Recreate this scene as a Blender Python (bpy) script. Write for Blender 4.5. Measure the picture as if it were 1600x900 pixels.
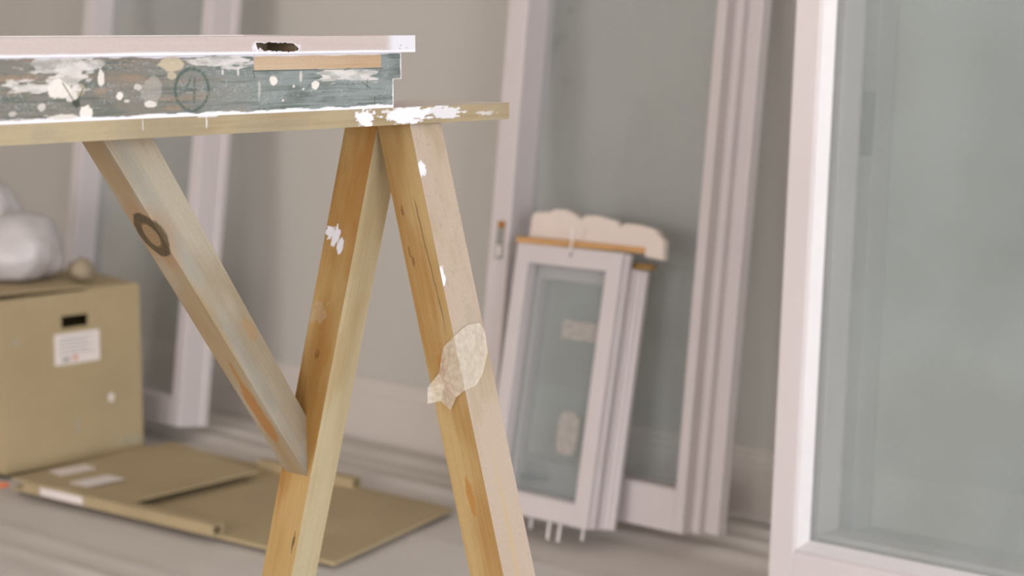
import bpy, bmesh, math, random
import numpy as np
from mathutils import Vector, Matrix

for o in list(bpy.data.objects):
    bpy.data.objects.remove(o)
scene = bpy.context.scene
COL = scene.collection

# ---------------------------------------------------------------- camera
# room axes: X runs along the far wall (to the right), Y points at that wall, Z is up; metres
cd = bpy.data.cameras.new('camera'); cam = bpy.data.objects.new('camera', cd); COL.objects.link(cam)
cam.location = (0, 0, 1.05)
cd.sensor_width = 36; cd.lens = 2972 / 1600 * 36
cam.rotation_euler = (math.radians(90) - math.atan(410 / 2972), 0, math.radians(42.5))
cd.dof.use_dof = True; cd.dof.focus_distance = 2.06; cd.dof.aperture_fstop = 5.0
cd.clip_start = 0.02
scene.camera = cam

# ---------------------------------------------------------------- light
scene.view_settings.view_transform = 'Standard'
scene.view_settings.look = 'None'
scene.view_settings.gamma = 1
scene.view_settings.use_curve_mapping = False
scene.view_settings.exposure = 0.12

world = bpy.data.worlds.new('overcast_sky'); scene.world = world
world.use_nodes = True
world.node_tree.nodes['Background'].inputs[0].default_value = (0.80, 0.90, 1.0, 1)
world.node_tree.nodes['Background'].inputs[1].default_value = 1.5

RX0, RX1, RY0, RY1, RZ = -7.2, 4.2, -5.2, 3.285, 2.9       # inner faces of the room
WIN_R = [(-2.6, -0.6, 0.35, 2.5), (0.2, 2.2, 0.35, 2.5)]   # right wall openings (y0,y1,z0,z1)
WIN_B = [(-3.6, -0.4, 0.3, 2.5), (0.5, 3.3, 0.3, 2.5)]                                # rear wall opening (x0,x1,z0,z1)

def area(name, loc, rot, sx, sy, power, col):
    l = bpy.data.lights.new(name, 'AREA'); l.shape = 'RECTANGLE'; l.size = sx; l.size_y = sy
    l.energy = power; l.color = col
    o = bpy.data.objects.new(name, l); o.location = loc; o.rotation_euler = rot; COL.objects.link(o)
for (a, b, c, d) in WIN_R:
    area('window_right_offscreen', (RX1 + 0.12, (a + b) / 2, (c + d) / 2), (0, math.radians(90), 0), d - c, b - a, 165, (0.83, 0.915, 1.0))
for (a, b, c, d) in WIN_B:
    pw = 23.6 * (b - a) * (d - c)          # the same sky behind both panes
    area('window_rear_offscreen', ((a + b) / 2, RY0 - 0.12, (c + d) / 2), (math.radians(90), 0, 0), b - a, d - c, pw, (1.0, 0.955, 0.945))

# ---------------------------------------------------------------- helpers
def s(r, g, b):
    f = lambda v: (v / 255 / 12.92) if v / 255 <= 0.04045 else ((v / 255 + 0.055) / 1.055) ** 2.4
    return (f(r), f(g), f(b))

def nodes(m):
    m.use_nodes = True
    nt = m.node_tree
    return nt, nt.nodes['Principled BSDF']

def mat(name, col, rough=0.6, var=0.08, scale=8.0, bump=0.0, bscale=60.0, col2=None, stretch=(1, 1, 1)):
    """plain surface: base colour with soft noise variation and a fine bump"""
    m = bpy.data.materials.new(name); nt, p = nodes(m); N, L = nt.nodes, nt.links
    tc = N.new('ShaderNodeTexCoord'); mp = N.new('ShaderNodeMapping'); mp.inputs['Scale'].default_value = stretch
    L.new(tc.outputs['Object'], mp.inputs['Vector'])
    nz = N.new('ShaderNodeTexNoise'); nz.inputs['Scale'].default_value = scale; nz.inputs['Detail'].default_value = 6
    L.new(mp.outputs[0], nz.inputs['Vector'])
    rp = N.new('ShaderNodeValToRGB')
    c2 = col2 or tuple(v * (1 - 2 * var) for v in col)
    rp.color_ramp.elements[0].position = 0.3; rp.color_ramp.elements[1].position = 0.7
    rp.color_ramp.elements[0].color = (*c2, 1); rp.color_ramp.elements[1].color = (*col, 1)
    L.new(nz.outputs['Fac'], rp.inputs[0]); L.new(rp.outputs[0], p.inputs['Base Color'])
    p.inputs['Roughness'].default_value = rough
    if bump:
        n2 = N.new('ShaderNodeTexNoise'); n2.inputs['Scale'].default_value = bscale; n2.inputs['Detail'].default_value = 4
        L.new(mp.outputs[0], n2.inputs['Vector'])
        b = N.new('ShaderNodeBump'); b.inputs['Strength'].default_value = bump; b.inputs['Distance'].default_value = 0.002
        L.new(n2.outputs['Fac'], b.inputs['Height']); L.new(b.outputs[0], p.inputs['Normal'])
    return m

def attr_mat(name, rough=0.6, bump=0.15):
    """base colour from the 'tone' attribute worked out per vertex, with node grain on top"""
    m = bpy.data.materials.new(name); nt, p = nodes(m); N, L = nt.nodes, nt.links
    a = N.new('ShaderNodeAttribute'); a.attribute_name = 'tone'
    tc = N.new('ShaderNodeTexCoord')
    nz = N.new('ShaderNodeTexNoise'); nz.inputs['Scale'].default_value = 420; nz.inputs['Detail'].default_value = 3
    L.new(tc.outputs['Object'], nz.inputs['Vector'])
    mr = N.new('ShaderNodeMapRange'); mr.inputs['To Min'].default_value = 0.9; mr.inputs['To Max'].default_value = 1.1
    L.new(nz.outputs['Fac'], mr.inputs['Value'])
    mx = N.new('ShaderNodeVectorMath'); mx.operation = 'SCALE'
    L.new(a.outputs['Color'], mx.inputs[0]); L.new(mr.outputs[0], mx.inputs['Scale'])
    L.new(mx.outputs[0], p.inputs['Base Color'])
    b = N.new('ShaderNodeBump'); b.inputs['Strength'].default_value = bump; b.inputs['Distance'].default_value = 0.001
    L.new(nz.outputs['Fac'], b.inputs['Height']); L.new(b.outputs[0], p.inputs['Normal'])
    p.inputs['Roughness'].default_value = rough
    return m

def glass_mat(name, tint, dust):
    m = bpy.data.materials.new(name); nt, p = nodes(m); N, L = nt.nodes, nt.links
    N.remove(p); out = N['Material Output']
    tr = N.new('ShaderNodeBsdfTransparent'); tr.inputs[0].default_value = (*tint, 1)
    gl = N.new('ShaderNodeBsdfGlossy'); gl.inputs['Roughness'].default_value = 0.06
    df = N.new('ShaderNodeBsdfDiffuse'); df.inputs[0].default_value = (*s(190, 197, 196), 1)  # pale dust film, thickened as a painted haze to lighten dark panes
    lw = N.new('ShaderNodeLayerWeight'); lw.inputs[0].default_value = 0.5       # Schlick reflectance of a clear pane
    pw = N.new('ShaderNodeMath'); pw.operation = 'POWER'; pw.inputs[1].default_value = 5
    fr = N.new('ShaderNodeMath'); fr.operation = 'MULTIPLY_ADD'; fr.inputs[1].default_value = 0.96; fr.inputs[2].default_value = 0.04
    L.new(lw.outputs['Facing'], pw.inputs[0]); L.new(pw.outputs[0], fr.inputs[0])
    m1 = N.new('ShaderNodeMixShader'); m2 = N.new('ShaderNodeMixShader')
    L.new(fr.outputs[0], m1.inputs[0]); L.new(tr.outputs[0], m1.inputs[1]); L.new(gl.outputs[0], m1.inputs[2])
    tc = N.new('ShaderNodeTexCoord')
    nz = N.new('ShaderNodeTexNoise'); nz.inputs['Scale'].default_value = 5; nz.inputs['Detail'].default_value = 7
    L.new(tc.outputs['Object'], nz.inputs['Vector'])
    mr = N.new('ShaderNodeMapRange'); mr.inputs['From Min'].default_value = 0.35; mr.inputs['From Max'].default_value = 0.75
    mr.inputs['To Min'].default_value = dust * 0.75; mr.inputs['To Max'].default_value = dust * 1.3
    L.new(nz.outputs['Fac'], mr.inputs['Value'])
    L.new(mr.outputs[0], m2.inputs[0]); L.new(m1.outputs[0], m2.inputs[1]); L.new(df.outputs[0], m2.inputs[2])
    L.new(m2.outputs[0], out.inputs[0])
    return m

def film_mat(name, col, alpha):
    """thin translucent tape"""
    m = bpy.data.materials.new(name); nt, p = nodes(m); N, L = nt.nodes, nt.links
    p.inputs['Base Color'].default_value = (*col, 1); p.inputs['Roughness'].default_value = 0.35
    tc = N.new('ShaderNodeTexCoord'); nz = N.new('ShaderNodeTexNoise'); nz.inputs['Scale'].default_value = 160; nz.inputs['Detail'].default_value = 3
    L.new(tc.outputs['Object'], nz.inputs['Vector'])
    mr = N.new('ShaderNodeMapRange'); mr.inputs['From Min'].default_value = 0.35; mr.inputs['From Max'].default_value = 0.65
    mr.inputs['To Min'].default_value = alpha - 0.08; mr.inputs['To Max'].default_value = alpha + 0.1
    L.new(nz.outputs['Fac'], mr.inputs['Value']); L.new(mr.outputs[0], p.inputs['Alpha'])
    b = N.new('ShaderNodeBump'); b.inputs['Strength'].default_value = 0.25; b.inputs['Distance'].default_value = 0.002
    L.new(nz.outputs['Fac'], b.inputs['Height']); L.new(b.outputs[0], p.inputs['Normal'])
    return m

def obj(name, verts, faces, m, parent=None, smooth=False):
    me = bpy.data.meshes.new(name); me.from_pydata([tuple(v) for v in verts], [], faces); me.update()
    bm = bmesh.new(); bm.from_mesh(me); bmesh.ops.recalc_face_normals(bm, faces=bm.faces); bm.to_mesh(me); bm.free()
    if smooth:
        me.polygons.foreach_set('use_smooth', [True] * len(me.polygons))
    me.materials.append(m)
    o = bpy.data.objects.new(name, me); COL.objects.link(o)
    if parent: o.parent = parent
    return o

def bevel(o, w=0.002, seg=2):
    md = o.modifiers.new('bevel', 'BEVEL'); md.width = w; md.segments = seg; md.limit_method = 'ANGLE'
    return o

class MB:
    def __init__(self): self.v = []; self.f = []
    def box(self, x0, x1, y0, y1, z0, z1):
        n = len(self.v)
        self.v += [(x, y, z) for z in (z0, z1) for y in (y0, y1) for x in (x0, x1)]
        self.f += [tuple(n + i for i in q) for q in ((0, 2, 3, 1), (4, 5, 7, 6), (0, 1, 5, 4), (2, 6, 7, 3), (0, 4, 6, 2), (1, 3, 7, 5))]
        return self
    def prism(self, poly, axis, a, b):
        """poly: 2D outline; axis 'x': (y,z) outline, 'y': (x,z), 'z': (x,y)"""
        n = len(self.v); k = len(poly)
        def P(p, t):
            return {'x': (t, p[0], p[1]), 'y': (p[0], t, p[1]), 'z': (p[0], p[1], t)}[axis]
        self.v += [P(p, a) for p in poly] + [P(p, b) for p in poly]
        self.f += [tuple(n + i for i in range(k)), tuple(n + k + i for i in reversed(range(k)))]
        self.f += [(n + i, n + k + i, n + k + (i + 1) % k, n + (i + 1) % k) for i in range(k)]
        return self
    def cyl(self, p, q, r, seg=8):
        p, q = Vector(p), Vector(q); d = (q - p).normalized(); a = d.orthogonal().normalized(); b = d.cross(a)
        n = len(self.v)
        for c in (p, q):
            for i in range(seg):
                t = 2 * math.pi * i / seg
                self.v.append(tuple(c + a * r * math.cos(t) + b * r * math.sin(t)))
        self.f += [(n + i, n + (i + 1) % seg, n + seg + (i + 1) % seg, n + seg + i) for i in range(seg)]
        self.f += [tuple(n + i for i in range(seg)), tuple(n + seg + i for i in range(seg))]
        return self
    def build(self, name, m, parent=None, bev=0.0):
        o = obj(name, self.v, self.f, m, parent)
        if bev: bevel(o, bev)
        return o

def empty(name, loc, rot=(0, 0, 0)):
    o = bpy.data.objects.new(name, None); o.empty_display_size = 0.05
    o.location = loc; o.rotation_euler = rot; COL.objects.link(o)
    return o

def tag(o, label=None, cat=None, group=None, kind=None):
    if label: o['label'] = label
    if cat: o['category'] = cat
    if group: o['group'] = group
    if kind: o['kind'] = kind
    return o

# numpy value noise
def _h(i, j, seed):
    n = (i.astype(np.int64) * 374761393 + j.astype(np.int64) * 668265263 + seed * 1442695041) & 0xffffffff
    n = ((n ^ (n >> 13)) * 1274126177) & 0xffffffff
    return ((n ^ (n >> 16)) & 0xffff) / 65535.0
def vn(x, y, seed=0):
    x = np.asarray(x, float); y = np.asarray(y, float)
    i = np.floor(x); j = np.floor(y); u = x - i; v = y - j
    u = u * u * (3 - 2 * u); v = v * v * (3 - 2 * v)
    a = _h(i, j, seed) * (1 - u) + _h(i + 1, j, seed) * u
    b = _h(i, j + 1, seed) * (1 - u) + _h(i + 1, j + 1, seed) * u
    return a * (1 - v) + b * v
def fbm(x, y, seed=0, oct=4):
    t = 0; a = 0.5; n = 0
    for k in range(oct):
        t = t + a * vn(x * 2 ** k, y * 2 ** k, seed + 17 * k); n += a; a *= 0.5
    return t / n
def sst(a, b, x):
    t = np.clip((x - a) / (b - a), 0, 1); return t * t * (3 - 2 * t)
def mix(c, d, m):
    c = np.asarray(c, float); d = np.asarray(d, float); m = np.asarray(m)[..., None]
    return c * (1 - m) + d * m

def grid_hex(name, corners, colfn, m, parent=None, fine=(), res=0.0012, coarse=0.02, drop=None):
    """six-sided block from 8 corners (index = ix + 2*iy + 4*iz); every face is a grid whose vertices
    carry the 'tone' colour colfn(face, points). Faces in `fine` get the fine grid."""
    c = [np.array(p, float) for p in corners]
    F = {'x0': (0, 2, 4, 6), 'x1': (1, 3, 5, 7), 'y0': (0, 1, 4, 5), 'y1': (2, 3, 6, 7), 'z0': (0, 1, 2, 3), 'z1': (4, 5, 6, 7)}
    V = []; Q = []; T = []; off = 0
    flip = {'x0': 1, 'x1': 0, 'y0': 0, 'y1': 1, 'z0': 1, 'z1': 0}
    for k, (a, b, d, e) in F.items():
        r = res if k in fine else coarse
        nu = max(1, int(np.linalg.norm(c[b] - c[a]) / r)); nv = max(1, int(np.linalg.norm(c[d] - c[a]) / r))
        u, v = np.meshgrid(np.linspace(0, 1, nu + 1), np.linspace(0, 1, nv + 1))
        u = u.ravel()[:, None]; v = v.ravel()[:, None]
        P = (c[a] * (1 - u) + c[b] * u) * (1 - v) + (c[d] * (1 - u) + c[e] * u) * v
        T.append(np.clip(colfn(k, P), 0, 1)); V.append(P)
        i, j = np.meshgrid(np.arange(nu), np.arange(nv)); i = i.ravel(); j = j.ravel()
        o = off + j * (nu + 1) + i
        q = np.stack([o, o + 1, o + nu + 2, o + nu + 1], 1)
        if flip[k]: q = q[:, ::-1]
        if drop is not None:
            ctr = P[q - off].mean(1); q = q[~drop(k, ctr)]
        Q.append(q); off += len(P)
    V = np.concatenate(V); Q = np.concatenate(Q); T = np.concatenate(T)
    me = bpy.data.meshes.new(name)
    me.vertices.add(len(V)); me.vertices.foreach_set('co', V.astype(np.float32).ravel())
    me.loops.add(len(Q) * 4); me.loops.foreach_set('vertex_index', Q.astype(np.int32).ravel())
    me.polygons.add(len(Q)); me.polygons.foreach_set('loop_start', np.arange(0, len(Q) * 4, 4, dtype=np.int32))
    me.update(calc_edges=True)
    at = me.attributes.new('tone', 'FLOAT_COLOR', 'POINT')
    at.data.foreach_set('color', np.concatenate([T, np.ones((len(T), 1))], 1).astype(np.float32).ravel())
    me.materials.append(m)
    o = bpy.data.objects.new(name, me); COL.objects.link(o)
    if parent: o.parent = parent
    return o

WF = np.array([0.59, 0.64, 0.69])          # dry, dulled softwood
def sw(r, g, b): return tuple(np.array(s(r, g, b)) * WF)
def wood(l, w, seed, light, dark, freq=170, knots=(), draw=True):
    """softwood face: l along the grain, w across it (metres)"""
    w2 = w + 0.006 * (fbm(l * 4, w * 8, seed) - 0.5)
    for (kl, kw, r) in knots:
        dl = (l - kl) / (2.6 * r); dw = (w - kw) / (1.1 * r)
        w2 = w2 - np.sign(dw) * r * 0.75 * np.exp(-(dl * dl + dw * dw) * 0.8)
    ring = 0.5 + 0.5 * np.sin(2 * np.pi * (w2 * freq * .8 + 3.2 * fbm(l * 2.5, w * 55, seed + 3)))
    ring = ring * sst(.25, .65, fbm(l * 3, w * 70, seed + 4))
    fine = fbm(l * 14, w * 900, seed + 5, 3)
    cloud = fbm(l * 7, w * 22, seed + 9)
    t = 0.30 * ring ** 2 + 0.42 * fine + 0.75 * sst(0.35, 0.75, cloud) - 0.14
    c = mix(light, dark, np.clip(t, 0, 1))
    return knot_over(c * WF, l, w, seed, knots) if draw else c * WF

def knot_over(c, l, w, seed, knots):
    for (kl, kw, r) in knots:
        e = np.hypot((l - kl) / 1.45, w - kw) / r + 0.16 * (fbm(l * 90, w * 90, seed + 31) - 0.5)
        halo = sst(1.9, 1.0, e) * 0.35
        c = mix(c, s(150, 100, 50), halo)
        c = mix(c, mix(s(58, 46, 28), s(96, 78, 50), fbm(l * 300, w * 500, seed + 2)), sst(1.08, 0.95, e))
        rg = 0.5 + 0.5 * np.sin(e * 40)
        c = mix(c, mix(s(150, 125, 92), s(128, 102, 72), rg), sst(0.60, 0.44, e))
    return c

def blob(a, b, ca, cb, ra, rb, seed, rough=0.5, f=1.6):
    """soft-edged irregular patch mask"""
    e = np.hypot((a - ca) / ra, (b - cb) / rb)
    n = fbm((a - ca) / ra * f + 7.3, (b - cb) / rb * f + 3.1, seed)
    return sst(1.12, 0.95, e + rough * 2 * (n - 0.5))

# ---------------------------------------------------------------- materials
M_wall = mat('wall_paint', s(186, 180, 172), 0.85, 0.02, 1.2, 0.05, 300)
def smudge_wall(m, spots):
    nt = m.node_tree; N, L = nt.nodes, nt.links; p = N['Principled BSDF']
    src = p.inputs['Base Color'].links[0].from_socket
    tc = N.new('ShaderNodeTexCoord'); nz = N.new('ShaderNodeTexNoise'); nz.inputs['Scale'].default_value = 40
    L.new(tc.outputs['Object'], nz.inputs['Vector'])
    for (x, z, r, a) in spots:
        d = N.new('ShaderNodeVectorMath'); d.operation = 'DISTANCE'; d.inputs[1].default_value = (x, RY1, z)
        L.new(tc.outputs['Object'], d.inputs[0])
        ad = N.new('ShaderNodeMath'); ad.operation = 'MULTIPLY_ADD'; ad.inputs[1].default_value = r * 2.4; L.new(nz.outputs['Fac'], ad.inputs[0]); L.new(d.outputs['Value'], ad.inputs[2])
        mr = N.new('ShaderNodeMapRange'); mr.inputs['From Min'].default_value = r * 1.2; mr.inputs['From Max'].default_value = r * 2.4
        mr.inputs['To Min'].default_value = a; mr.inputs['To Max'].default_value = 0; L.new(ad.outputs[0], mr.inputs['Value'])
        mx = N.new('ShaderNodeMix'); mx.data_type = 'RGBA'; mx.inputs['B'].default_value = (*s(138, 136, 124), 1)
        L.new(mr.outputs[0], mx.inputs['Factor']); L.new(src, mx.inputs['A']); src = mx.outputs['Result']
    L.new(src, p.inputs['Base Color'])
smudge_wall(M_wall, [(-2.83, 1.087, .012, .6), (-2.86, 1.024, .016, .45), (-2.88, 1.007, .018, .35), (-2.852, 0.935, .014, .4), (-2.843, 0.923, .012, .5)])
M_ceil = mat('ceiling_paint', s(226, 224, 220), 0.9, 0.02, 2)
M_floor = mat('floor_boards', s(176, 152, 124), 0.6, 0.08, 3, stretch=(1, 12, 1))
M_sheet = mat('dust_sheet_paper', s(208, 199, 191), 0.75, 0.05, 3.0, 0.25, 40)
M_base = mat('baseboard_paint', s(202, 191, 182), 0.5, 0.02, 4)
M_white = mat('white_window_paint', s(203, 192, 191), 0.45, 0.02, 10, 0.1, 90)
M_putty = mat('white_glazing_putty', s(203, 196, 195), 0.5, 0.02, 30, 0.2, 60)
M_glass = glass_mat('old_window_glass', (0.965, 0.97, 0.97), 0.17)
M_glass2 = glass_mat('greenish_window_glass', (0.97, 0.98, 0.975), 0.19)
M_card = mat('cardboard', s(176, 155, 119), 0.85, 0.07, 5, 0.1, 200)
M_scuff = mat('pale_scuff', s(176, 162, 134), 0.85, 0.1, 40)
M_label = mat('paper_label', s(226, 214, 208), 0.7, 0.02, 20)
M_print = mat('label_print_grey', s(168, 160, 156), 0.7, 0.1, 60)
M_printr = mat('label_print_red', s(214, 150, 132), 0.7, 0.1, 60)
M_bag = mat('white_plastic_film', s(190, 182, 180), 0.35, 0.03, 12, 0.5, 26)
M_paper = mat('brown_crumpled_paper', s(158, 141, 117), 0.8, 0.1, 14, 0.5, 40)
M_stick = mat('raw_pine_batten', s(206, 156, 98), 0.7, 0.12, 10, stretch=(2, 30, 30))
M_stickd = mat('brown_batten', s(150, 112, 52), 0.7, 0.12, 10, stretch=(2, 30, 30))
M_cream = mat('cream_primed_wood', s(218, 202, 192), 0.6, 0.03, 12)
M_metal = mat('dull_lock_metal', s(150, 146, 138), 0.45, 0.12, 60)
M_brass = mat('bare_wood_mortise', s(168, 112, 52), 0.7, 0.1, 40)
M_orange = mat('orange_cable_rubber', s(214, 104, 52), 0.5, 0.05, 20)
M_wood = attr_mat('trestle_softwood', 0.65, 0.2)
M_old = attr_mat('weathered_sash_wood', 0.6, 0.25)
M_dark = mat('bare_wood_in_mortise', s(150, 128, 98), 0.9, 0.2, 80)
M_tape = film_mat('crinkled_masking_tape', s(214, 202, 186), 0.46)
M_sticker = film_mat('paper_sticker_on_glass', s(200, 190, 182), 0.42)
M_pencil = mat('blue_grey_crayon', s(120, 132, 134), 0.7, 0.1, 90)
M_cord = mat('white_cord', s(228, 218, 212), 0.6, 0.03, 30)
M_dot = mat('dark_brown_dot', s(52, 44, 32), 0.7, 0.1, 90)

# ---------------------------------------------------------------- room shell
def struct(name, mb, m):
    return tag(mb.build(name, m), kind='structure')
t = 0.2
struct('floor', MB().box(RX0 - t, RX1 + t, RY0 - t, RY1 + t, -0.12, -0.012), M_floor)
struct('ceiling', MB().box(RX0 - t, RX1 + t, RY0 - t, RY1 + t, RZ, RZ + 0.1), M_ceil)
struct('wall_back', MB().box(RX0 - t, RX1 + t, RY1, RY1 + t, -0.012, RZ), M_wall)
struct('wall_left', MB().box(RX0 - t, RX0, RY0, RY1, -0.012, RZ), M_wall)
w = MB(); ys = [RY0] + [v for q in WIN_R for v in q[:2]] + [RY1]
for i in range(0, len(ys), 2): w.box(RX1, RX1 + t, ys[i], ys[i + 1], -0.012, RZ)
for (a, b, c, d) in WIN_R: w.box(RX1, RX1 + t, a, b, -0.012, c).box(RX1, RX1 + t, a, b, d, RZ)
struct('wall_right', w, M_wall)
w = MB(); xs = [RX0] + [v for q in WIN_B for v in q[:2]] + [RX1]
for i in range(0, len(xs), 2): w.box(xs[i], xs[i + 1], RY0 - t, RY0, -0.012, RZ)
for (a, b, c, d) in WIN_B: w.box(a, b, RY0 - t, RY0, -0.012, c).box(a, b, RY0 - t, RY0, d, RZ)
struct('wall_front', w, M_wall)
k = 0
for (a, b, c, d), wx in [(q, RX1 + 0.03) for q in WIN_R]:
    k += 1; m_ = MB(); e = 0.05
    for q in ((a, a + e, c, d), (b - e, b, c, d), (a + e, b - e, c, c + e), (a + e, b - e, d - e, d), ((a + b) / 2 - e / 2, (a + b) / 2 + e / 2, c + e, d - e)):
        m_.box(wx, wx + 0.06, *q)
    struct('window_%d' % k, m_, M_white)
for (a, b, c, d) in WIN_B:
    k += 1; m_ = MB(); e = 0.05
    for q in ((a, a + e, c, d), (b - e, b, c, d), (a + e, b - e, c, c + e), (a + e, b - e, d - e, d), ((a + b) / 2 - e / 2, (a + b) / 2 + e / 2, c + e, d - e)):
        m_.box(q[0], q[1], RY0 - 0.09, RY0 - 0.03, q[2], q[3])
    struct('window_%d' % k, m_, M_white)
# moulded baseboard along the far wall
prof = [(3.2855, -0.012), (3.2855, 0.158), (3.279, 0.158), (3.272, 0.150), (3.272, 0.142), (3.266, 0.134), (3.266, 0.122), (3.262, 0.118), (3.262, -0.012)]
struct('baseboard_back', MB().prism(prof, 'x', RX0, RX1), M_base)

# crinkled dust sheet over the boards
def sheet():
    x = np.arange(-5.45, 0.6, 0.03); y = np.concatenate([np.arange(-0.4, 1.9, 0.06), np.arange(1.9, 3.262, 0.0125)])
    X, Y = np.meshgrid(x, y)
    wob = 0.04 * (fbm(X * 1.3, Y * 0.7, 3) - 0.5)
    H = 0.002 * fbm(X * 3, Y * 9, 5)
    for (yc, wd, h, ph) in ((2.195, 0.022, 0.011, 0), (2.10, 0.020, 0.010, 1), (2.02, 0.03, 0.006, 7), (3.02, 0.03, 0.012, 2), (3.10, 0.02, 0.013, 3), (3.18, 0.03, 0.016, 4), (2.72, 0.03, 0.004, 5), (1.7, 0.05, 0.006, 6), (1.3, 0.05, 0.006, 8)):
        amp = sst(0.35, 0.6, fbm(X * 0.9 + 5 * ph, Y * 0 + ph, 11))
        H += h * (0.25 + 0.75 * amp) * np.exp(-((Y - yc - wob * 1.5 - 0.02 * (fbm(X * 2, X * 0 + ph, 21) - 0.5)) / wd) ** 2)
    H += 0.012 * sst(2.95, 3.26, Y) * fbm(X * 5, Y * 12, 31)
    Zs = H - 0.010
    V = np.stack([X, Y, Zs], -1).reshape(-1, 3); nx = len(x)
    Fs = [(j * nx + i, j * nx + i + 1, (j + 1) * nx + i + 1, (j + 1) * nx + i) for j in range(len(y) - 1) for i in range(nx - 1)]
    o = obj('dust_sheet', V, Fs, M_sheet, smooth=True)
    tag(o, 'pale pinkish paper dust sheet creased along the wall and covering the floor', 'dust sheet')
sheet()

# ---------------------------------------------------------------- trestle
TR = empty('trestle', (-1.5725, 1.0, 0)); TR_off = np.array([-1.5725, 1.0, 0])
tag(TR, 'bare softwood trestle with splayed legs, diagonal brace and white paint splashes', 'trestle')
def local(pts): return [tuple(np.array(p) - TR_off) for p in pts]
Lt, Dk = s(222, 190, 140), s(188, 140, 78)
PLx0, PLx1, PLy0, PLy1, PLz0, PLz1 = -1.645, -1.5, 0.40, 1.632, 0.9425, 0.9615
PAINT = [(1.403, 0.9513, 0.0141, 0.0085, 1), (1.4703, 0.9524, 0.0298, 0.0091, 1), (1.5204, 0.9536, 0.0267, 0.0064, .8), (1.5935, 0.9504, 0.0129, 0.0022, .5), (1.446, 0.9546, 0.0136, 0.007, .7)]
DRIP = [(1.189, 0.9555, 0.0007, 0.007, .8), (1.1114, 0.9555, 0.0007, 0.005, .6), (1.19, .9615, .012, .0016, .7)]
def plank_col(k, P):
    Y, Zz, X = P[:, 1] + 1.0, P[:, 2], P[:, 0] - 1.5725
    a = Zz if k in ('x0', 'x1', 'y0', 'y1') else X
    c = wood(Y, a, 41, s(198, 172, 132), s(170, 140, 98), 140)
    if k == 'x1':
        c = mix(c, sw(176, 156, 128), 0.45 * sst(.4, .7, fbm(Y * 30, Zz * 60, 4)))
        for i, (y, z, ry, rz, al) in enumerate(PAINT):
            c = mix(c, s(212, 208, 214), al * blob(Y, Zz, y, z, ry, rz, 60 + i, 1.0, 2.6))
        for i, (y, z, ry, rz, al) in enumerate(DRIP):
            c = mix(c, s(212, 208, 214), al * blob(Y, Zz, y, z, ry, rz, 80 + i, .3))
    if k == 'z1':
        c = mix(c, s(206, 192, 186), sst(1.40, 1.44, Y))
    return c
bev = []
cor = [(x, y, z) for z in (PLz0, PLz1) for y in (PLy0, PLy1) for x in (PLx0, PLx1)]
grid_hex('top_plank', local(cor), plank_col, M_wood, TR, fine=('x1',), res=0.001)

SL = 0.2895                                    # sideways splay of a leg per metre of height
def leg(side, y0, y1, fine, seed, light, dark, extras):
    """sheared post: horizontal cuts top and bottom"""
    zt = PLz0 + 0.002
    if side > 0: xa, xb = -1.5615, -1.5085     # n.b. at plank height
    else: xa, xb = -1.6125, -1.5595
    def cx(x, z): return x + side * SL * (zt - z)
    cor = [(cx(x, z), y, z) for z in (0.0, zt) for y in (y0, y1) for x in (xa, xb)]
    def col(k, P):
        X, Y, Zz = P[:, 0] - 1.5725, P[:, 1] + 1.0, P[:, 2]
        w = (X - side * SL * (zt - Zz) - xa) if k in ('y0', 'y1', 'z0', 'z1') else Y - y0 + 0.3
        return extras(k, Zz, w, seed, light, dark)
    return grid_hex('leg', local(cor), col, M_wood, TR, fine=('y0', 'x1') if fine else (), res=0.0013)

def legA(k, z, w, seed, light, dark):
    if k == 'y0':
        c = wood(z, w, seed, s(214, 170, 104), s(182, 124, 50), 110)
        c = mix(c, s(72, 54, 28), .9 * sst(1.0, .75, np.hypot((z - .665) / .0062, (w - .0245) / .0042)))
        c = mix(c, s(138, 120, 92), .8 * sst(1.0, .6, np.hypot((z - .667) / .003, (w - .0235) / .0018)))
        c = mix(c, sw(190, 120, 40), .55 * sst(.45, .7, fbm(z * 9, w * 30, 71)))
        m1 = np.maximum(blob(z, w, .807, .018, .011, .006, 91, .6), blob(z, w, .797, .029, .009, .005, 95, .3))
        m1 = np.maximum(m1, blob(z, w, .812, .006, .006, .007, 97, 1.0))
        c = mix(c, s(212, 208, 214), m1)
        c = mix(c, sw(232, 214, 186), .22 * blob(z, w, .715, .014, .012, .012, 92, .9))
        c = mix(c, s(70, 56, 34), .9 * blob(z, w, .425, .045, .014, .0014, 93, .4))
        c = mix(c, s(90, 66, 34), .5 * sst(.0015, 0, w) * sst(.4, .6, fbm(z * 40, w, 8)))
    else:
        c = wood(z, w, seed + 1, s(234, 208, 164), s(214, 180, 128), 90)
        c = mix(c, sw(170, 130, 80), .7 * sst(.3425, .3445, w))
    return c
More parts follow.
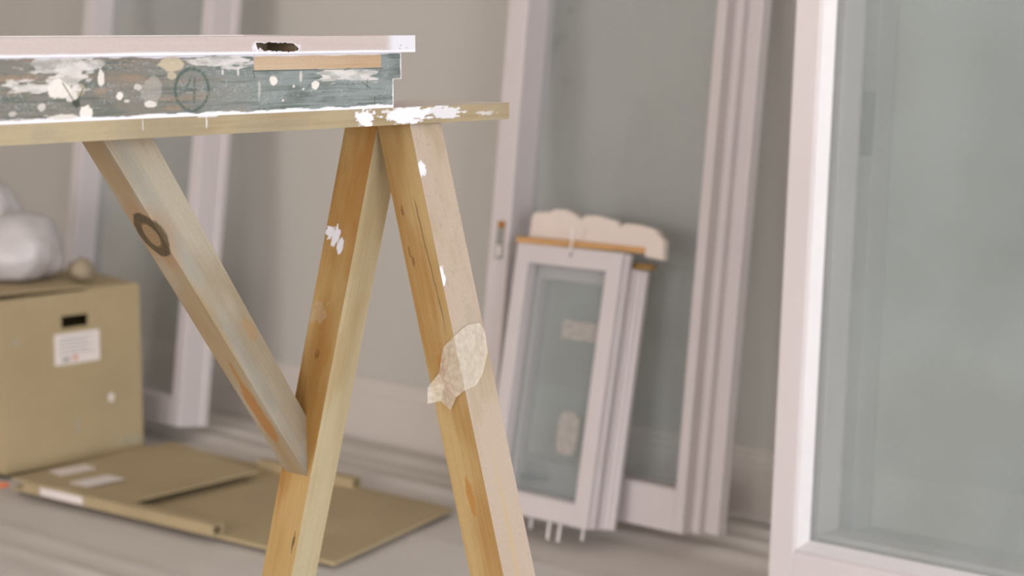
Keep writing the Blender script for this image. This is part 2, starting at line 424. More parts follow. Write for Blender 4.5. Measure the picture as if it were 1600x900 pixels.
def legB(k, z, w, seed, light, dark):
    if k == 'y0':
        c = wood(z, w, seed, s(216, 176, 116), s(186, 134, 68), 110, [])
        # a long drying crack along the arris
        cr = np.abs(w - (0.036 + 0.006 * sst(.86, .72, z) + .0012 * (fbm(z * 60, w * 0, 15) - .5)))
        c = mix(c, s(84, 62, 36), .85 * sst(.0011, .0004, cr) * sst(.70, .74, z) * sst(.87, .85, z))
        c = mix(c, sw(196, 124, 44), .8 * blob(z, w, .665, .026, .022, .007, 33, .5))
        c = mix(c, sw(200, 132, 50), .8 * blob(z, w, .535, .026, .02, .005, 35, .5))
        for i, (zz, ww) in enumerate(((.845, .012), (.80, .010), (.79, .013))):
            c = mix(c, sw(130, 84, 30), .7 * blob(z, w, zz, ww, .006, .0018, 36 + i, .3))
    else:
        c = wood(z, w, seed + 1, s(202, 174, 142), s(182, 148, 112), 80)
        wash = sst(.40, .62, fbm(z * 12, w * 40, 51) + .30 * sst(.75, .45, z))
        c = mix(c, s(166, 148, 133), .75 * wash)
        flow = np.abs((w - .322) - .012 * (fbm(z * 14, w * 20, 52) - .5))
        c = mix(c, sw(214, 176, 124), .6 * sst(.006, .001, flow) * sst(.62, .5, z))
        sp = fbm(z * 160, w * 420, 53)
        c = mix(c, s(130, 120, 106), .45 * sst(.66, .76, sp) * sst(.62, .75, z) * sst(.4, .6, fbm(z * 20, w * 60, 54)))
        c = mix(c, s(212, 208, 214), blob(z, w, .893, .304, .008, .0045, 55, .8))
        c = mix(c, s(212, 208, 214), blob(z, w, .777, .302, .010, .003, 57, 1.2))
        c = mix(c, s(150, 140, 124), .6 * blob(z, w, .735, .33, .012, .006, 58, 1.6))
    return c
leg(-1, 1.48, 1.522, True, 101, Lt, Dk, legA)
legB_o = leg(+1, 1.478, 1.527, True, 111, Lt, Dk, legB)
leg(-1, 0.51, 0.555, False, 121, Lt, Dk, legA)
leg(+1, 0.508, 0.557, False, 131, Lt, Dk, legB)

def brace(fine, mirror):
    zt = PLz0 + 0.001
    # lower and upper edge of the board in (y, z); flush vertical cut against the leg
    A0, A1 = (1.108, zt), (1.4805, 0.513); B0, B1 = (1.168, zt), (1.4805, 0.586)
    xt, xbm, th = -1.565, -1.690, 0.040
    if mirror:
        A0, A1, B0, B1 = [(2.037 - p[0], p[1]) for p in (A0, A1, B0, B1)]
        xt, xbm = -1.540, -1.415
    # axis x: thickness, axis y: lower->upper edge, axis z: bottom->top end
    cor = []
    for e, (lo, up, x) in enumerate(((A1, B1, xbm), (A0, B0, xt))):
        for p in (lo, up):
            for dx in (-th, 0): cor.append((x + dx, p[0], p[1]))
    d = np.array([A1[0] - A0[0], A1[1] - A0[1]]); d /= np.linalg.norm(d); nn = np.array([-d[1], d[0]])
    def col(k, P):
        X, Y, Zz = P[:, 0] - 1.5725, P[:, 1] + 1.0, P[:, 2]
        q = np.stack([Y - A0[0], Zz - A0[1]], 1); l = q @ d; w = q @ nn
        tt = X - np.interp(l, [0, .565], [xt, xbm])             # 0 .. -th across the underside
        u = np.where(np.full(len(l), k in ('x0', 'x1')), w, tt)
        kn = [(0.146, -0.0165, 0.0225)] if k in ('x1', 'y0') else ()
        c = wood(l, u, 201, s(202, 182, 156), s(172, 146, 114), 420, kn, False)
        c = mix(c, sw(186, 146, 88), .62 * sst(.006, -.004, u + .016 * (fbm(l * 10, u * 0, 49) - .5)) * sst(.2, .55, fbm(l * 7, u * 60, 50)))
        if k == 'x1':
            c = mix(c, sw(160, 156, 146), .42 * sst(.016, .000, np.abs(w - .012 - .008 * (fbm(l * 9, w * 3, 6) - .5))) * sst(.3, .6, fbm(l * 12, w * 40, 44)))
            c = mix(c, sw(196, 140, 72), .4 * blob(l, w, .34, .036, .02, .006, 45, .6))
        else:
            c = mix(c, sw(196, 124, 44), .75 * blob(l, tt, .45, -.020, .07, .010, 47, .6))
        c = knot_over(c, l, u, 201, kn)
        return c
    return grid_hex('brace', local(cor), col, M_wood, TR, fine=('x1', 'y0') if fine else (), res=0.001)
brace(True, False)
brace(False, True)

# piece of crinkled tape wrapped round the corner of one leg
def tape():
    zt = PLz0 + .002
    ridge = lambda z: -1.5085 + SL * (zt - z)
    n = 0.0018
    # (offset across front face from arris, z) then (depth along side face, z)
    fr = [(.0018, .712), (-.018, .698), (-.034, .668), (-.045, .653), (-.052, .634), (-.040, .637), (-.026, .629), (-.012, .645), (.0018, .654)]
    sd = [(-.0018, .712), (.020, .722), (.040, .722), (.047, .712), (.044, .690), (.030, .668), (.016, .657), (-.0018, .654)]
    rng = random.Random(4)
    V, Fc = [], []
    def fan(pts):
        c0 = len(V); cx = sum(p[0] for p in pts) / len(pts); cy = sum(p[1] for p in pts) / len(pts); cz = sum(p[2] for p in pts) / len(pts)
        V.append((cx, cy, cz)); V.extend(pts)
        for i in range(len(pts)): Fc.append((c0, c0 + 1 + i, c0 + 1 + (i + 1) % len(pts)))
    fan([(ridge(z) + o, 1.478 - n - (rng.random() * .003 if o < -.005 else 0) - (.010 if o < -.04 else 0), z) for o, z in fr])
    fan([(ridge(z) + n + (rng.random() * .003 if o > .005 else 0), 1.478 + o, z) for o, z in sd])
    o = obj('tape', local(V), Fc, M_tape, None)
    sub = o.modifiers.new('subdivide', 'SUBSURF'); sub.levels = 2; sub.render_levels = 2; sub.subdivision_type = 'SIMPLE'
    o.parent = TR
    o['label'] = 'crinkled translucent masking tape'
tape()

# ---------------------------------------------------------------- old sash lying on the trestle
SA = empty('window_sash', (-1.615, 1.0, PLz1)); SA_off = np.array([-1.615, 1.0, PLz1])
tag(SA, 'old window sash with grey weathered edge and circled 4, lying flat on the trestle', 'window sash')
def lsa(pts): return [tuple(np.array(p) - SA_off) for p in pts]
def hexc(x0, x1, y0, y1, z0, z1): return [(x, y, z) for z in (z0, z1) for y in (y0, y1) for x in (x0, x1)]
WH = [(1.0326, 1.0077, .0284, .013, .95), (1.0106, 1.0151, .0279, .0058, .7), (.9859, .994, .0246, .0058, .95), (1.018, .9915, .0119, .0088, .95), (1.0303, .9853, .007, .0047, .8), (1.0474, .9687, .0064, .0066, 1), (1.0651, 1.0011, .0036, .0078, .9), (1.0856, .9838, .0037, .0036, 1), (1.0936, .9787, .003, .0012, .7), (1.1216, .9871, .0122, .0135, .2), (1.1212, .9749, .0068, .0031, .8), (.9987, .9756, .0041, .0035, .6), (.9681, .9708, .004, .0023, .5), (.9778, .9624, .0328, .0050, 1), (1.0226, .9648, .0176, .0035, .8), (1.2084, 1.0141, .0427, .0051, .95), (1.2768, .9943, .0051, .0046, 1), (1.3333, .9884, .0053, .0043, 1), (1.3034, .9878, .0017, .0013, 1), (1.3164, .9849, .0014, .0011, 1), (1.2883, .9737, .0016, .0012, 1), (1.3132, .9975, .0018, .0053, .6), (1.3814, .9975, .0354, .0061, .9), (1.3578, 1.0053, .02, .0027, .7), (1.1074, .9917, .0045, .003, .6), (1.2301, 1.0036, .0016, .0032, .7), (1.2105, 1.0039, .0016, .0025, .7), (1.2571, .9856, .0017, .0091, .35)]
BR = [(.9889, 1.0189, .0129, .002, .8), (.9694, 1.003, .0229, .0034, .6), (1.0316, 1.0195, .0177, .0012, .7), (1.0921, 1.0006, .0238, .0042, .45), (1.0964, 1.0174, .0224, .0012, .6), (1.1676, .9803, .027, .0037, .5), (1.154, .9707, .0156, .0025, .6), (1.2275, .9659, .0132, .0026, .5), (1.0647, .9903, .0051, .0054, .5), (.9689, .9892, .0134, .0023, .4)]
TAN = [(1.1476, 1.0131, .0155, .0068, .95), (1.1472, 1.0019, .0054, .0037, .8), (1.0362, .991, .0099, .0059, .6)]
def seg_d(a, b, p, q):
    p = np.array(p); d = np.array(q) - p; tt = np.clip(((a - p[0]) * d[0] + (b - p[1]) * d[1]) / (d @ d), 0, 1)
    return np.hypot(a - p[0] - tt * d[0], b - p[1] - tt * d[1])
def old_col(k, P):
    Y, Zz = P[:, 1] + SA_off[1], P[:, 2] + SA_off[2]
    if k not in ('x1',):
        return np.tile(s(196, 190, 186), (len(P), 1))
    st = fbm(Y * 22, Zz * 520, 301); cl = fbm(Y * 26, Zz * 60, 302); sp = fbm(Y * 500, Zz * 900, 303, 2)
    c = mix(s(132, 126, 116), s(146, 154, 152), sst(1.08, 1.34, Y + .12 * (cl - .5)))
    c = mix(c, s(88, 98, 90), .8 * sst(.42, .70, st * .5 + cl * .5))
    c = mix(c, s(150, 128, 108), .45 * sst(.56, .70, fbm(Y * 12, Zz * 260, 304)) * sst(1.27, 1.16, Y))
    c = mix(c, s(176, 182, 180), .55 * sst(.55, .75, sp) * sst(.40, .65, fbm(Y * 30, Zz * 140, 305)))
    c = c * .66
    for i, (y, z, ry, rz, al) in enumerate(BR):
        c = mix(c, s(146, 118, 94), .8 * al * blob(Y, Zz, y, z, ry, rz, 400 + i, 1.2, 2.2) * sst(.25, .6, fbm(Y * 40, Zz * 500, 410)))
    for i, (y, z, ry, rz, al) in enumerate(TAN):
        c = mix(c, s(172, 158, 134), al * blob(Y, Zz, y, z, ry, rz, 420 + i, .25))
    for i, (y, z, ry, rz, al) in enumerate(WH):
        big = ry > .02
        c = mix(c, s(206, 197, 189) if not big else mix(s(208, 200, 196), s(176, 169, 162), fbm(Y * 60, Zz * 300, 7)), al * blob(Y, Zz, y, z, ry, rz, 440 + i, 1.0 if big else .35) * (1 if not big else .55 + .45 * sst(.3, .6, fbm(Y * 70 + Zz * 60, Zz * 260, 9))))
    # circled figure 4 in dark crayon
    r = np.abs(np.hypot(Y - 1.1717, Zz - .9877) - .0204 - .0010 * (fbm(Y * 90, Zz * 90, 12) - .5))
    ink = sst(.0023, .0012, r)
    for p, q in (((1.1713, .9996), (1.1639, .9873)), ((1.1639, .9873), (1.1765, .9882)), ((1.1752, .9989), (1.1738, .9758))):
        ink = np.maximum(ink, .8 * sst(.0022, .0008, seg_d(Y, Zz, p, q)))
    c = mix(c, s(50, 72, 64), .8 * ink * sst(.18, .45, fbm(Y * 600, Zz * 600, 13, 2)))
    for p, q in (((1.0224, .9973), (1.0364, .9768)), ((1.0364, .9768), (1.0447, .992))):
        c = mix(c, s(52, 56, 46), .8 * sst(.0010, .0004, seg_d(Y, Zz, p, q)))
    c = mix(c, s(40, 48, 36), .9 * blob(Y, Zz, 1.0364, .9785, .004, .0035, 14, .5))
    # joint cracks near the corner
    for p, q in (((1.2494, 1.0045), (1.43, 1.0045)), ((1.40, .99), (1.412, .983)), ((1.408, .993), (1.406, .982)), ((1.418, .974), (1.418, .963)), ((1.2494, 1.0045), (1.2515, .998))):
        c = mix(c, s(56, 58, 50), .8 * sst(.0008, .0003, seg_d(Y, Zz, p, q)))
    # ragged white paint along the top and bottom arris and the end
    edge = .0026 + .0030 * (fbm(Y * 60, Zz * 0, 15) - .3)
    c = mix(c, s(212, 208, 214), sst(0, -.0008, (1.0225 - Zz) - edge))
    edge = .0030 + .0042 * (fbm(Y * 45, Zz * 0 + 4, 16) - .35)
    c = mix(c, s(212, 208, 214), sst(0, -.0008, (Zz - PLz1) - edge))
    edge = .0016 + .002 * (fbm(Zz * 200, Y * 0, 18) - .5)
    c = mix(c, s(212, 208, 214), sst(0, -.0006, (np.where(Zz > .9925, 1.458, 1.446) - Y) - edge))
    return c
body = grid_hex('stile', lsa(hexc(-1.555, -1.5, 0.30, 1.446, PLz1, .9925)), old_col, M_old, SA, fine=('x1',), res=0.0009)
grid_hex('stile', lsa(hexc(-1.555, -1.5, 0.30, 1.458, .9925, 1.0215)), old_col, M_old, SA, fine=('x1',), res=0.0009)
body['label'] = 'grey weathered edge with splashes and a circled 4'
def lip_col(k, P):
    Y, Zz = P[:, 1] + SA_off[1], P[:, 2] + SA_off[2]
    c = mix(s(176, 161, 157), s(171, 154, 148), fbm(Y * 8, Zz * 300, 21))
    c = mix(c, s(200, 196, 202), sst(1.425, 1.44, Y))
    c = mix(c, s(212, 208, 214), sst(.0035, .0015, Zz - 1.0215 + .0015 * (fbm(Y * 30, Zz * 0, 22) - .5)))
    e = slot_e(Y, Zz)
    c = mix(c, s(212, 208, 214), .8 * sst(1.25, 1.05, e))
    for (y, z) in ((1.449, 1.029), (1.4575, 1.0262), (1.4475, 1.0255)):
        c = mix(c, s(120, 124, 126), .7 * sst(.0014, .0006, np.hypot(Y - y, Zz - z)))
    return c
def slot_e(Y, Zz):
    u = (Y - 1.2725) / .026; v = (Zz - 1.0287 + .0006 * u) / .0044
    return (np.abs(u) ** 4 + np.abs(v) ** 4) ** .25 + .75 * (fbm(Y * 190, Zz * 150, 23) - .5)
def slot_drop(k, c):
    return (slot_e(c[:, 1] + SA_off[1], c[:, 2] + SA_off[2]) < 1.0) & (k == 'x1')
lip = grid_hex('top_moulding', lsa(hexc(-1.555, -1.491, 0.30, 1.471, 1.0215, 1.0395)), lip_col, M_old, SA, fine=('x1',), res=0.0007, drop=slot_drop)
lip['label'] = 'white painted moulding with a ragged black mortise slot'
pocket = MB(); n_ = [tuple(p) for p in lsa(hexc(-1.540, -1.4925, 1.243, 1.302, 1.0225, 1.0355))]
pk = obj('mortise_pocket', n_, [(0, 1, 3, 2), (4, 6, 7, 5), (0, 4, 5, 1), (2, 3, 7, 6), (0, 2, 6, 4)], M_dark); pk.parent = lip
# let-in patch of new wood and the grey corner block
def patch_col(k, P):
    Y, Zz = P[:, 1] + SA_off[1], P[:, 2] + SA_off[2]
    c = wood(Y, Zz, 501, s(222, 186, 150), s(206, 162, 120), 330)
    return mix(c, s(212, 208, 214), sst(.0012, .0, 1.0205 - Zz - .0012 * fbm(Y * 60, Zz * 0, 24)))
pt = grid_hex('wood_patch', lsa(hexc(-1.53, -1.4990, 1.2505, 1.427, 1.0053, 1.0212)), patch_col, M_wood, SA, fine=('x1',), res=0.001)
pt['label'] = 'let-in strip of new pale wood'
# the other members of the frame, and its pane
def white_col(k, P): return np.tile(s(238, 228, 224), (len(P), 1))
grid_hex('stile', lsa(hexc(-1.740, -1.690, 0.30, 1.446, PLz1, 1.0395)), white_col, M_old, SA)
for (ya, yb) in ((1.395, 1.446), (0.30, 0.355)):
    rl = MB()
    for q in lsa([(-1.690, ya, PLz1), (-1.555, yb, .9925)]), lsa([(-1.690, ya, .9925), (-1.555, yb + (.012 if ya > 1 else 0), 1.0215)]), lsa([(-1.690, ya, 1.0215), (-1.555, yb + (.025 if ya > 1 else 0), 1.0395)]):
        rl.box(q[0][0], q[1][0], q[0][1], q[1][1], q[0][2], q[1][2])
    rl.build('rail', M_white, SA)
q = lsa([(-1.692, .353, .985), (-1.553, 1.397, .988)])
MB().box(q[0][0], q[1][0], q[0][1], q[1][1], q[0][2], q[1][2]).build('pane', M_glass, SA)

# ---------------------------------------------------------------- windows leaning at the wall
def leaning_window(name, label, P, yaw, lean, W, H, T, sl, sr, rb, rt, gy, steps=(), glass=None, bead=0.0, pegs=(.10, .42, .86), front=None, paint=None, cat='window', group=None):
    """P: lower left front corner of the frame. Local x width, y depth (towards the wall), z height"""
    wd = empty(name, P, (-math.atan(lean), 0, math.radians(yaw)))
    tag(wd, label, cat, group, 'thing')
    paint = paint or M_white; glass = glass or M_glass
    out = [(0, 0)]; xo = 0; yo = 0
    for (dy, dx) in steps:                       # rebates widen the frame towards the back
        yo += dy; out.append((xo, yo)); xo -= dx; out.append((xo, yo))
    out.append((xo, T))
    left = [(sl, 0)] + out + [(sl, T)]
    right = [(W - sr, 0)] + [(W - x, y) for x, y in out] + [(W - sr, T)]
    MB().prism(left, 'z', 0, H).build('stile', paint, wd, 0.0025)
    MB().prism(right, 'z', 0, H).build('stile', paint, wd, 0.0025)
    c = 0.006
    MB().prism([(0, 0), (0, rb - c), (c, rb), (T, rb), (T, 0)], 'x', sl, W - sr).build('rail', paint, wd, 0.0015)
    MB().prism([(0, H), (0, H - rt), (T, H - rt), (T, H)], 'x', sl, W - sr).build('rail', paint, wd, 0.0015)
    e = 0.004
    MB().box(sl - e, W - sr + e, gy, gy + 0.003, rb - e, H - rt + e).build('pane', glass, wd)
    if bead:
        d0, d1 = 0.004, gy
        b = bead
        for x0, sg in ((sl, 1), (W - sr, -1)):
            MB().prism([(x0, d0), (x0 + sg * 0.002, d0), (x0 + sg * b, d1), (x0, d1)], 'z', rb, H - rt).build('glazing_putty', M_putty, wd)
        for z0, sg in ((rb, 1), (H - rt, -1)):
            MB().prism([(d0, z0), (d0, z0 + sg * 0.002), (d1, z0 + sg * b), (d1, z0)], 'x', sl, W - sr).build('glazing_putty', M_putty, wd)
    if front:                                    # outward faces in a different paint
        for o in wd.children:
            if o.name.startswith(('stile', 'rail')):
                o.data.materials.append(front)
                for pg in o.data.polygons:
                    if pg.normal.y < -.9: pg.material_index = 1
    if pegs:
        L = (P[2]) / math.cos(math.atan(lean))
        for x in [W * q for q in pegs]:
            y = T * .45
            MB().cyl((x, y, 0.004), (x, y, -L + y * lean + .002), 0.0032, 8).build('nail', M_cord, wd)
    return wd

wa = leaning_window('casement_sash', 'tall white glazed casement leaning on the wall behind the cardboard box',
                    (-4.372, 2.918, 0.04), 0, .13, 0.553, 1.80, 0.088, .045, .040, .075, .05, .062, steps=((.066, .004),), pegs=(.1, .3))
wb = leaning_window('casement_sash', 'tall white glazed casement with a lock plate, leaning on the wall behind small sashes',
                    (-2.841, 2.962, 0.04), 0, .12, 0.587, 1.82, 0.088, .057, .024, .088, .06, .066, steps=((.034, .016), (.024, .030)), pegs=(.32, .62))
# mortise lock let into its left stile
lk = MB().box(.021, .043, -.0015, .004, .508, .577).build('lock_plate', M_metal, wb); lk['label'] = 'dull metal lock plate'
MB().box(.027, .037, -.003, .0, .515, .538).build('keyhole_cover', M_label, lk)
MB().box(.022, .044, -.0012, .004, .577, .592).build('lock_mortise', M_brass, wb)

wc = leaning_window('small_sash', 'small white sash with paper stickers on its pane, standing in front of a casement',
                    (-2.697, 2.851, 0.043), 0, .2, 0.286, 0.563, 0.032, .036, .038, .048, .040, .024, steps=((.016, .003),), pegs=(.30, .62, .72), cat='window sash')
st = MB().box(.134, .236, .0225, .0235, .376, .414).build('sticker', M_sticker, wc); st['label'] = 'pale paper sticker'
# rounded lower sticker
pts = []
for i in range(24):
    a = 2 * math.pi * i / 24
    pts.append((.186 + .028 * (abs(math.cos(a)) ** .7) * (1 if math.cos(a) > 0 else -1), .182 + .045 * (abs(math.sin(a)) ** .5) * (1 if math.sin(a) > 0 else -1)))
st = MB().prism(pts, 'y', .0225, .0235).build('sticker', M_sticker, wc); st['label'] = 'rounded pale sticker'
cr = MB(); rng = random.Random(3)
for i in range(7):
    x = .075 + i * .011
    cr.cyl((x, .0235, .070 + rng.random() * .006), (x + .004, .0235, .084 + rng.random() * .006), .0009, 5)
    cr.cyl((x + .004, .0235, .080), (x + .009, .0235, .070 + rng.random() * .008), .0009, 5)
cr.build('crayon_scribble', M_pencil, wc)
MB().cyl((.149, -.001, .549), (.149, .003, .549), .004, 10).build('dark_dot', M_dot, wc)  # small dark brown disc on the top rail
wd_ = leaning_window('small_sash', 'small white sash mostly hidden behind the sash with stickers',
                     (-2.690, 2.889, 0.036), 0, .2, 0.286, 0.534, 0.036, .036, .038, .048, .040, .022, steps=((.012, .006), (.010, .006)), pegs=(.3, .8), cat='window sash')

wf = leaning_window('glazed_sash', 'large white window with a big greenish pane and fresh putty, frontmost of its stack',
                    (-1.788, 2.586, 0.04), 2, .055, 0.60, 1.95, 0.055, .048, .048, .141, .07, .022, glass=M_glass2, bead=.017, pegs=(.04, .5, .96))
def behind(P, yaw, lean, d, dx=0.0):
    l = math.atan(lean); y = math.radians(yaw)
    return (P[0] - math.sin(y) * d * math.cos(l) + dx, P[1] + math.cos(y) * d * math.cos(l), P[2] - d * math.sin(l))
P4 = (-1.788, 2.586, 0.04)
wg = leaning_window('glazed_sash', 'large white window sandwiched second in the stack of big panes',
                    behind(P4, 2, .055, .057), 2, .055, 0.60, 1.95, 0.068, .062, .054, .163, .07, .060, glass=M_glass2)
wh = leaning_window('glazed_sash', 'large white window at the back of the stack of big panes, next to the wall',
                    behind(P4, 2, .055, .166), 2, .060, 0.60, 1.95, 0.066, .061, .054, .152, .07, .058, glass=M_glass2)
hp = MB().box(.028, .060, -.0015, .004, .80, .91).build('lock_plate', M_metal, wh)

# battens and the scalloped board on top of the small sashes
def batten(name, p, q, h, d, m, label):
    p, q = Vector(p), Vector(q); L = (q - p).length
    o = MB().box(0, L, 0, d, 0, h).build(name, m, None, .0015)
    o.location = p; o.rotation_euler = (0, -math.asin((q.z - p.z) / L), math.atan2(q.y - p.y, q.x - p.x))
    return tag(o, label, 'batten')
batten('wood_batten', (-2.703, 2.962, .5945), (-2.376, 2.990, .5945), .012, .020, M_stick, 'thin raw pine batten lying along the top of the stickered sash')
batten('wood_batten', (-2.49, 2.998, .5595), (-2.368, 3.004, .5595), .010, .016, M_stickd, 'short brown batten end on the sash behind the stickered one')
bx = [(-.272, -.004), (-.268, .048), (-.262, .060), (-.218, .064), (-.204, .071), (-.172, .071), (-.146, .062), (-.136, .055), (-.128, .055), (-.120, .063), (-.090, .065), (-.036, .057), (-.028, .047), (-.021, .047), (-.014, .054), (.014, .054), (.058, .049), (.070, .044), (.076, .034), (.090, .027), (.092, -.014), (.046, -.010), (.044, -.004)]
sb = MB().prism(bx, 'y', 0, .020).build('scalloped_board', M_cream, None, .004)
sb.location = (-2.424, 2.992, .5975); sb.rotation_euler = (-math.atan(.12), 0, 0)
tag(sb, 'cream board with a scalloped upper edge standing on top of the stickered sash', 'board')
cdm = MB()
for a, b in (((-2.536, 2.955, .640), (-2.541, 2.955, .606)), ((-2.541, 2.955, .606), (-2.546, 2.951, .580))): cdm.cyl(a, b, .0022, 6)
tag(cdm.build('cord', M_cord), 'short white cord hanging over the batten on the stickered sash', 'cord')

# ---------------------------------------------------------------- cardboard box with bags
BX = empty('cardboard_box', (-4.06, 2.612, 0)); BO = np.array([-4.06, 2.612, 0])
tag(BX, 'brown cardboard box with a hand hole and white label, topped with plastic bags', 'box')
x0, x1, y0, y1, hz, tk = -4.30, -3.825, 2.414, 2.811, 0.418, .005
def L_(x, y, z): return (x - BO[0], y - BO[1], z - BO[2])
def bbox(mb, a, b, c, d, e, f):
    p = L_(a, c, e); q = L_(b, d, f); return mb.box(p[0], q[0], p[1], q[1], p[2], q[2])
hy0, hy1, hz0, hz1 = 2.582, 2.658, .333, .362
wl = MB()
bbox(wl, x1 - tk, x1, y0, hy0, 0, hz); bbox(wl, x1 - tk, x1, hy1, y1, 0, hz)
bbox(wl, x1 - tk, x1, hy0, hy1, 0, hz0); bbox(wl, x1 - tk, x1, hy0, hy1, hz1, hz)
wl.build('side_panel', M_card, BX)
for a in ((x0, x1 - tk, y0, y0 + tk, 0, hz), (x0, x1 - tk, y1 - tk, y1, 0, hz), (x0, x0 + tk, y0 + tk, y1 - tk, 0, hz)):
    bbox(MB(), *a).build('side_panel', M_card, BX)
bbox(MB(), x0, x1, y0, y1, 0.0, .004).build('base_panel', M_card, BX)
# dark contents seen through the hand hole
def flap(name, pts, th):
    V = [L_(*p) for p in pts] + [L_(p[0], p[1], p[2] - th) for p in pts]
    return obj(name, V, [(0, 1, 2, 3), (7, 6, 5, 4), (0, 4, 5, 1), (1, 5, 6, 2), (2, 6, 7, 3), (3, 7, 4, 0)], M_card, BX)
flap('flap', [(x1 + .004, y0 - .01, hz + .016), (x1 + .006, y1 - .16, hz + .010), (x1 - .21, y1 - .13, hz + .022), (x1 - .23, y0, hz + .022)], .004)
flap('flap', [(x1 - .004, y1 - .15, hz + .004), (x1 - .004, y1 - .004, hz + .003), (x1 - .23, y1 - .004, hz + .016), (x1 - .23, y1 - .16, hz + .012)], .004)
flap('flap', [(x0 + .22, y0 + .01, hz + .012), (x0 + .22, y1 - .01, hz + .012), (x0, y1 - .006, hz + .002), (x0, y0 + .006, hz + .002)], .004)
lb = bbox(MB(), x1 - .001, x1 + .001, 2.560, 2.688, .245, .320).build('label', M_label, BX)
pr = MB()
for i in range(5): bbox(pr, x1, x1 + .0014, 2.572, 2.672 - .02 * (i % 2), .306 - i * .009, .3085 - i * .009)
bbox(pr, x1, x1 + .0014, 2.580, 2.602, .252, .262)
pr.build('label_print', M_print, lb)
bbox(MB(), x1, x1 + .0015, 2.610, 2.624, .253, .265).build('label_print', M_printr, lb)
pts = []
def spot(y, z, ry, rz, seed):
    rg = random.Random(seed); return [(y - BO[1] + ry * math.cos(a) * (1 + .3 * rg.random()), z + rz * math.sin(a) * (1 + .3 * rg.random())) for a in [2 * math.pi * i / 14 for i in range(14)]]
for sp_ in ((2.718, .146, .008, .010, 1), (2.775, .03, .03, .012, 2), (2.62, .09, .006, .02, 3), (2.455, .315, .010, .010, 5)):
    MB().prism(spot(*sp_), 'x', x1 - BO[0] - .001, x1 - BO[0] + .0008).build('paint_spot', M_label if sp_[4] < 2 else M_scuff, BX)

def crumple(name, c, r, sc, m, seed, label, cat, group=None, sub=4, amp=.12, fq=2.2, lvl=0):
    bm = bmesh.new(); bmesh.ops.create_icosphere(bm, subdivisions=sub, radius=1)
    from mathutils import noise
    for v in bm.verts:
        n = noise.ridged_multi_fractal(v.co * fq + Vector((seed, 2 * seed, 0)), 0.9, 2.1, 4, 1.0, 2.0)
        n2 = noise.noise(v.co * 1.3 + Vector((0, seed, seed)))
        k = 1 + amp * (n - 1.0) * .6 + .16 * n2
        v.co = v.co * k
        if v.co.z < -.62: v.co.z = -.62 + (v.co.z + .62) * .1
        v.co.x *= sc[0] * r; v.co.y *= sc[1] * r; v.co.z *= sc[2] * r
    me = bpy.data.meshes.new(name); bm.to_mesh(me); bm.free()
    me.polygons.foreach_set('use_smooth', [True] * len(me.polygons)); me.materials.append(m)
    o = bpy.data.objects.new(name, me); o.location = c; COL.objects.link(o)
    return tag(o, label, cat, group)
crumple('plastic_bag', (-3.985, 2.575, .5065), .105, (1, 1.02, .92), M_bag, 3.1, 'rounder crumpled white plastic bag in front of the taller bag on the box', 'bag')
crumple('plastic_bag', (-4.172, 2.640, .527), .100, (.68, .68, 1.34), M_bag, 7.7, 'taller white plastic bag standing behind the rounder bag on the box', 'bag')
crumple('crumpled_paper', (-3.905, 2.700, .455), .030, (1.0, 1.0, 1.0), M_paper, 5.2, 'wad of crumpled brown paper beside the white bag on the box', 'paper', sub=3, amp=.3)

# ---------------------------------------------------------------- flattened carton on the floor
CT = empty('flattened_carton', (-3.2, 2.62, 0)); CO = np.array([-3.2, 2.62, 0])
tag(CT, 'opened flat cardboard carton with low folded edges lying on the dust sheet', 'carton')
def c_(p): return tuple(np.array(p) - CO)
def slab(name, quad, z, th, m, parent):
    V = [c_((x, y, z)) for x, y in quad] + [c_((x, y, z - th)) for x, y in quad]
    return obj(name, V, [(0, 1, 2, 3), (7, 6, 5, 4), (0, 4, 5, 1), (1, 5, 6, 2), (2, 6, 7, 3), (3, 7, 4, 0)], m, parent)
slab('base_panel', [(-3.70, 2.355), (-2.700, 2.432), (-2.825, 2.892), (-3.76, 2.872)], .009, .008, M_card, CT)
def tube(name, p, q, w, h, z0, open_end=True):
    """hollow folded carton edge"""
    p, q = np.array(p), np.array(q); d = (q - p) / np.linalg.norm(q - p); n = np.array([-d[1], d[0]]); k = .003
    def ring(c, a, b0, b1): return [c_((*(c + n * a), z0 + b0)), c_((*(c + n * (w - a)), z0 + b0)), c_((*(c + n * (w - a)), z0 + b1)), c_((*(c + n * a), z0 + b1))]
    V = ring(p, 0, 0, h) + ring(q, 0, 0, h) + ring(p, k, k, h - k) + ring(q, k, k, h - k)
    Fc = []
    for i in range(4):
        j = (i + 1) % 4
        Fc += [(i, j, 4 + j, 4 + i), (8 + i, 12 + i, 12 + j, 8 + j), (i, 8 + i, 8 + j, j), (4 + i, 4 + j, 12 + j, 12 + i)]
    return obj(name, V, Fc, M_card, CT)
fe = tube('folded_edge', (-3.640, 2.340), (-3.022, 2.388), .030, .024, .009)
tube('folded_edge', (-3.420, 2.838), (-3.112, 2.862), .028, .022, .009)
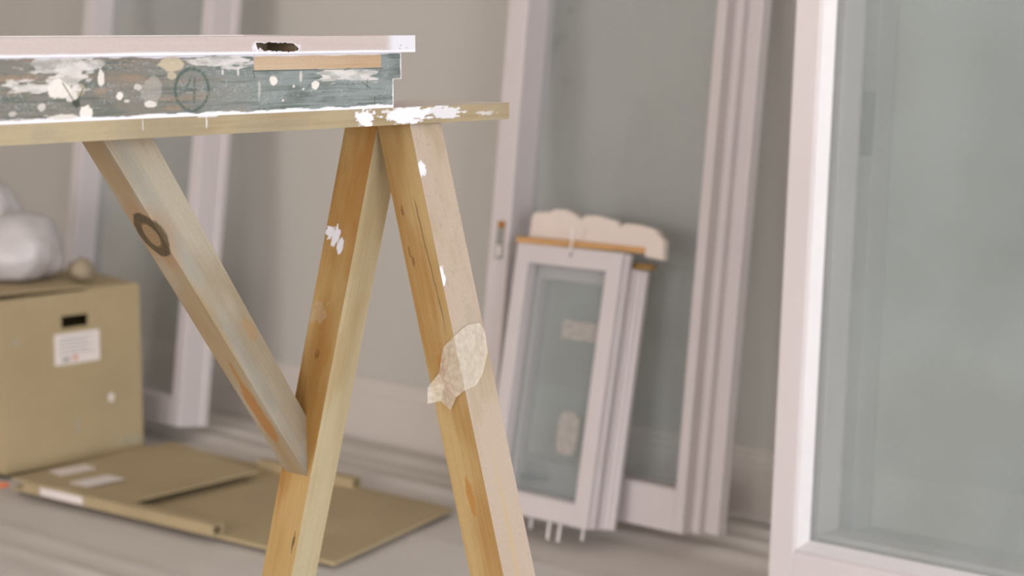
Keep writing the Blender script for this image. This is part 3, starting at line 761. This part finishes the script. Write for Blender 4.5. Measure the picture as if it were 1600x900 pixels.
# curled flap folded over the left part
def curl():
    nu, nv = 16, 10; V = []; th = .004
    for top in (0, 1):
        for j in range(nv + 1):
            v = j / nv
            for i in range(nu + 1):
                u = i / nu
                x = -3.672 * (1 - u) - 3.318 * u - .055 * v * (1 - .75 * u)
                e = min(1, max(0, (u - .25) / .5)); e = e * e * (3 - 2 * e)
                yf = 2.332 + .045 * e
                y = yf + v * (2.770 + .055 * (1 - u) - yf)
                z = (.028 * (1 - e) + .0180 * e) * (1 - .25 * v) + .006 * v * u
                V.append(c_((x, y, z + .012 - (th if top else 0))))
    n = (nu + 1) * (nv + 1); F = []
    for j in range(nv):
        for i in range(nu):
            a = j * (nu + 1) + i; q = (a, a + 1, a + nu + 2, a + nu + 1)
            F += [q, tuple(n + t for t in reversed(q))]
    bd = [i for i in range(nu + 1)] + [j * (nu + 1) + nu for j in range(1, nv + 1)] + [nv * (nu + 1) + i for i in range(nu - 1, -1, -1)] + [j * (nu + 1) for j in range(nv - 1, 0, -1)]
    for i in range(len(bd)):
        a, b = bd[i], bd[(i + 1) % len(bd)]; F.append((a, n + a, n + b, b))
    return obj('folded_flap', V, F, M_card, CT, smooth=False)
fl = curl()
def lab(quad, z, nm='label'):
    return slab(nm, quad, z, .0015, M_label, fl)
lab([(-3.655, 2.42), (-3.60, 2.415), (-3.60, 2.51), (-3.65, 2.515)], .0410)
lab([(-3.535, 2.395), (-3.475, 2.40), (-3.475, 2.50), (-3.535, 2.495)], .0385)
V = [c_(p) for p in ((-3.575, 2.3435, .012), (-3.430, 2.3548, .012), (-3.430, 2.3548, .030), (-3.575, 2.3435, .030))]
V2 = [(v[0], v[1] - .0012, v[2]) for v in V]
obj('label', V2 + V, [(0, 1, 2, 3), (7, 6, 5, 4), (0, 4, 5, 1), (1, 5, 6, 2), (2, 6, 7, 3), (3, 7, 4, 0)], M_label, fe)

# orange cable running in behind the carton
cv = bpy.data.curves.new('orange_cable', 'CURVE'); cv.dimensions = '3D'; cv.bevel_depth = .0055; cv.bevel_resolution = 3
sp_ = cv.splines.new('NURBS'); P_ = [(-3.705, 2.345, .014), (-3.715, 2.33, .013), (-3.74, 2.29, .012), (-3.78, 2.18, .010), (-3.80, 2.0, .010), (-3.76, 1.8, .010)]
sp_.points.add(len(P_) - 1); sp_.use_endpoint_u = True
for q, p in zip(sp_.points, P_): q.co = (*p, 1)
dg = bpy.data.objects.new('tmp_cable', cv); COL.objects.link(dg)
me = bpy.data.meshes.new_from_object(dg.evaluated_get(bpy.context.evaluated_depsgraph_get()))
bpy.data.objects.remove(dg)
me.materials.clear(); me.materials.append(M_orange); oc = bpy.data.objects.new('orange_cable', me); COL.objects.link(oc)
tag(oc, 'orange cable on the floor beside the flattened carton', 'cable')
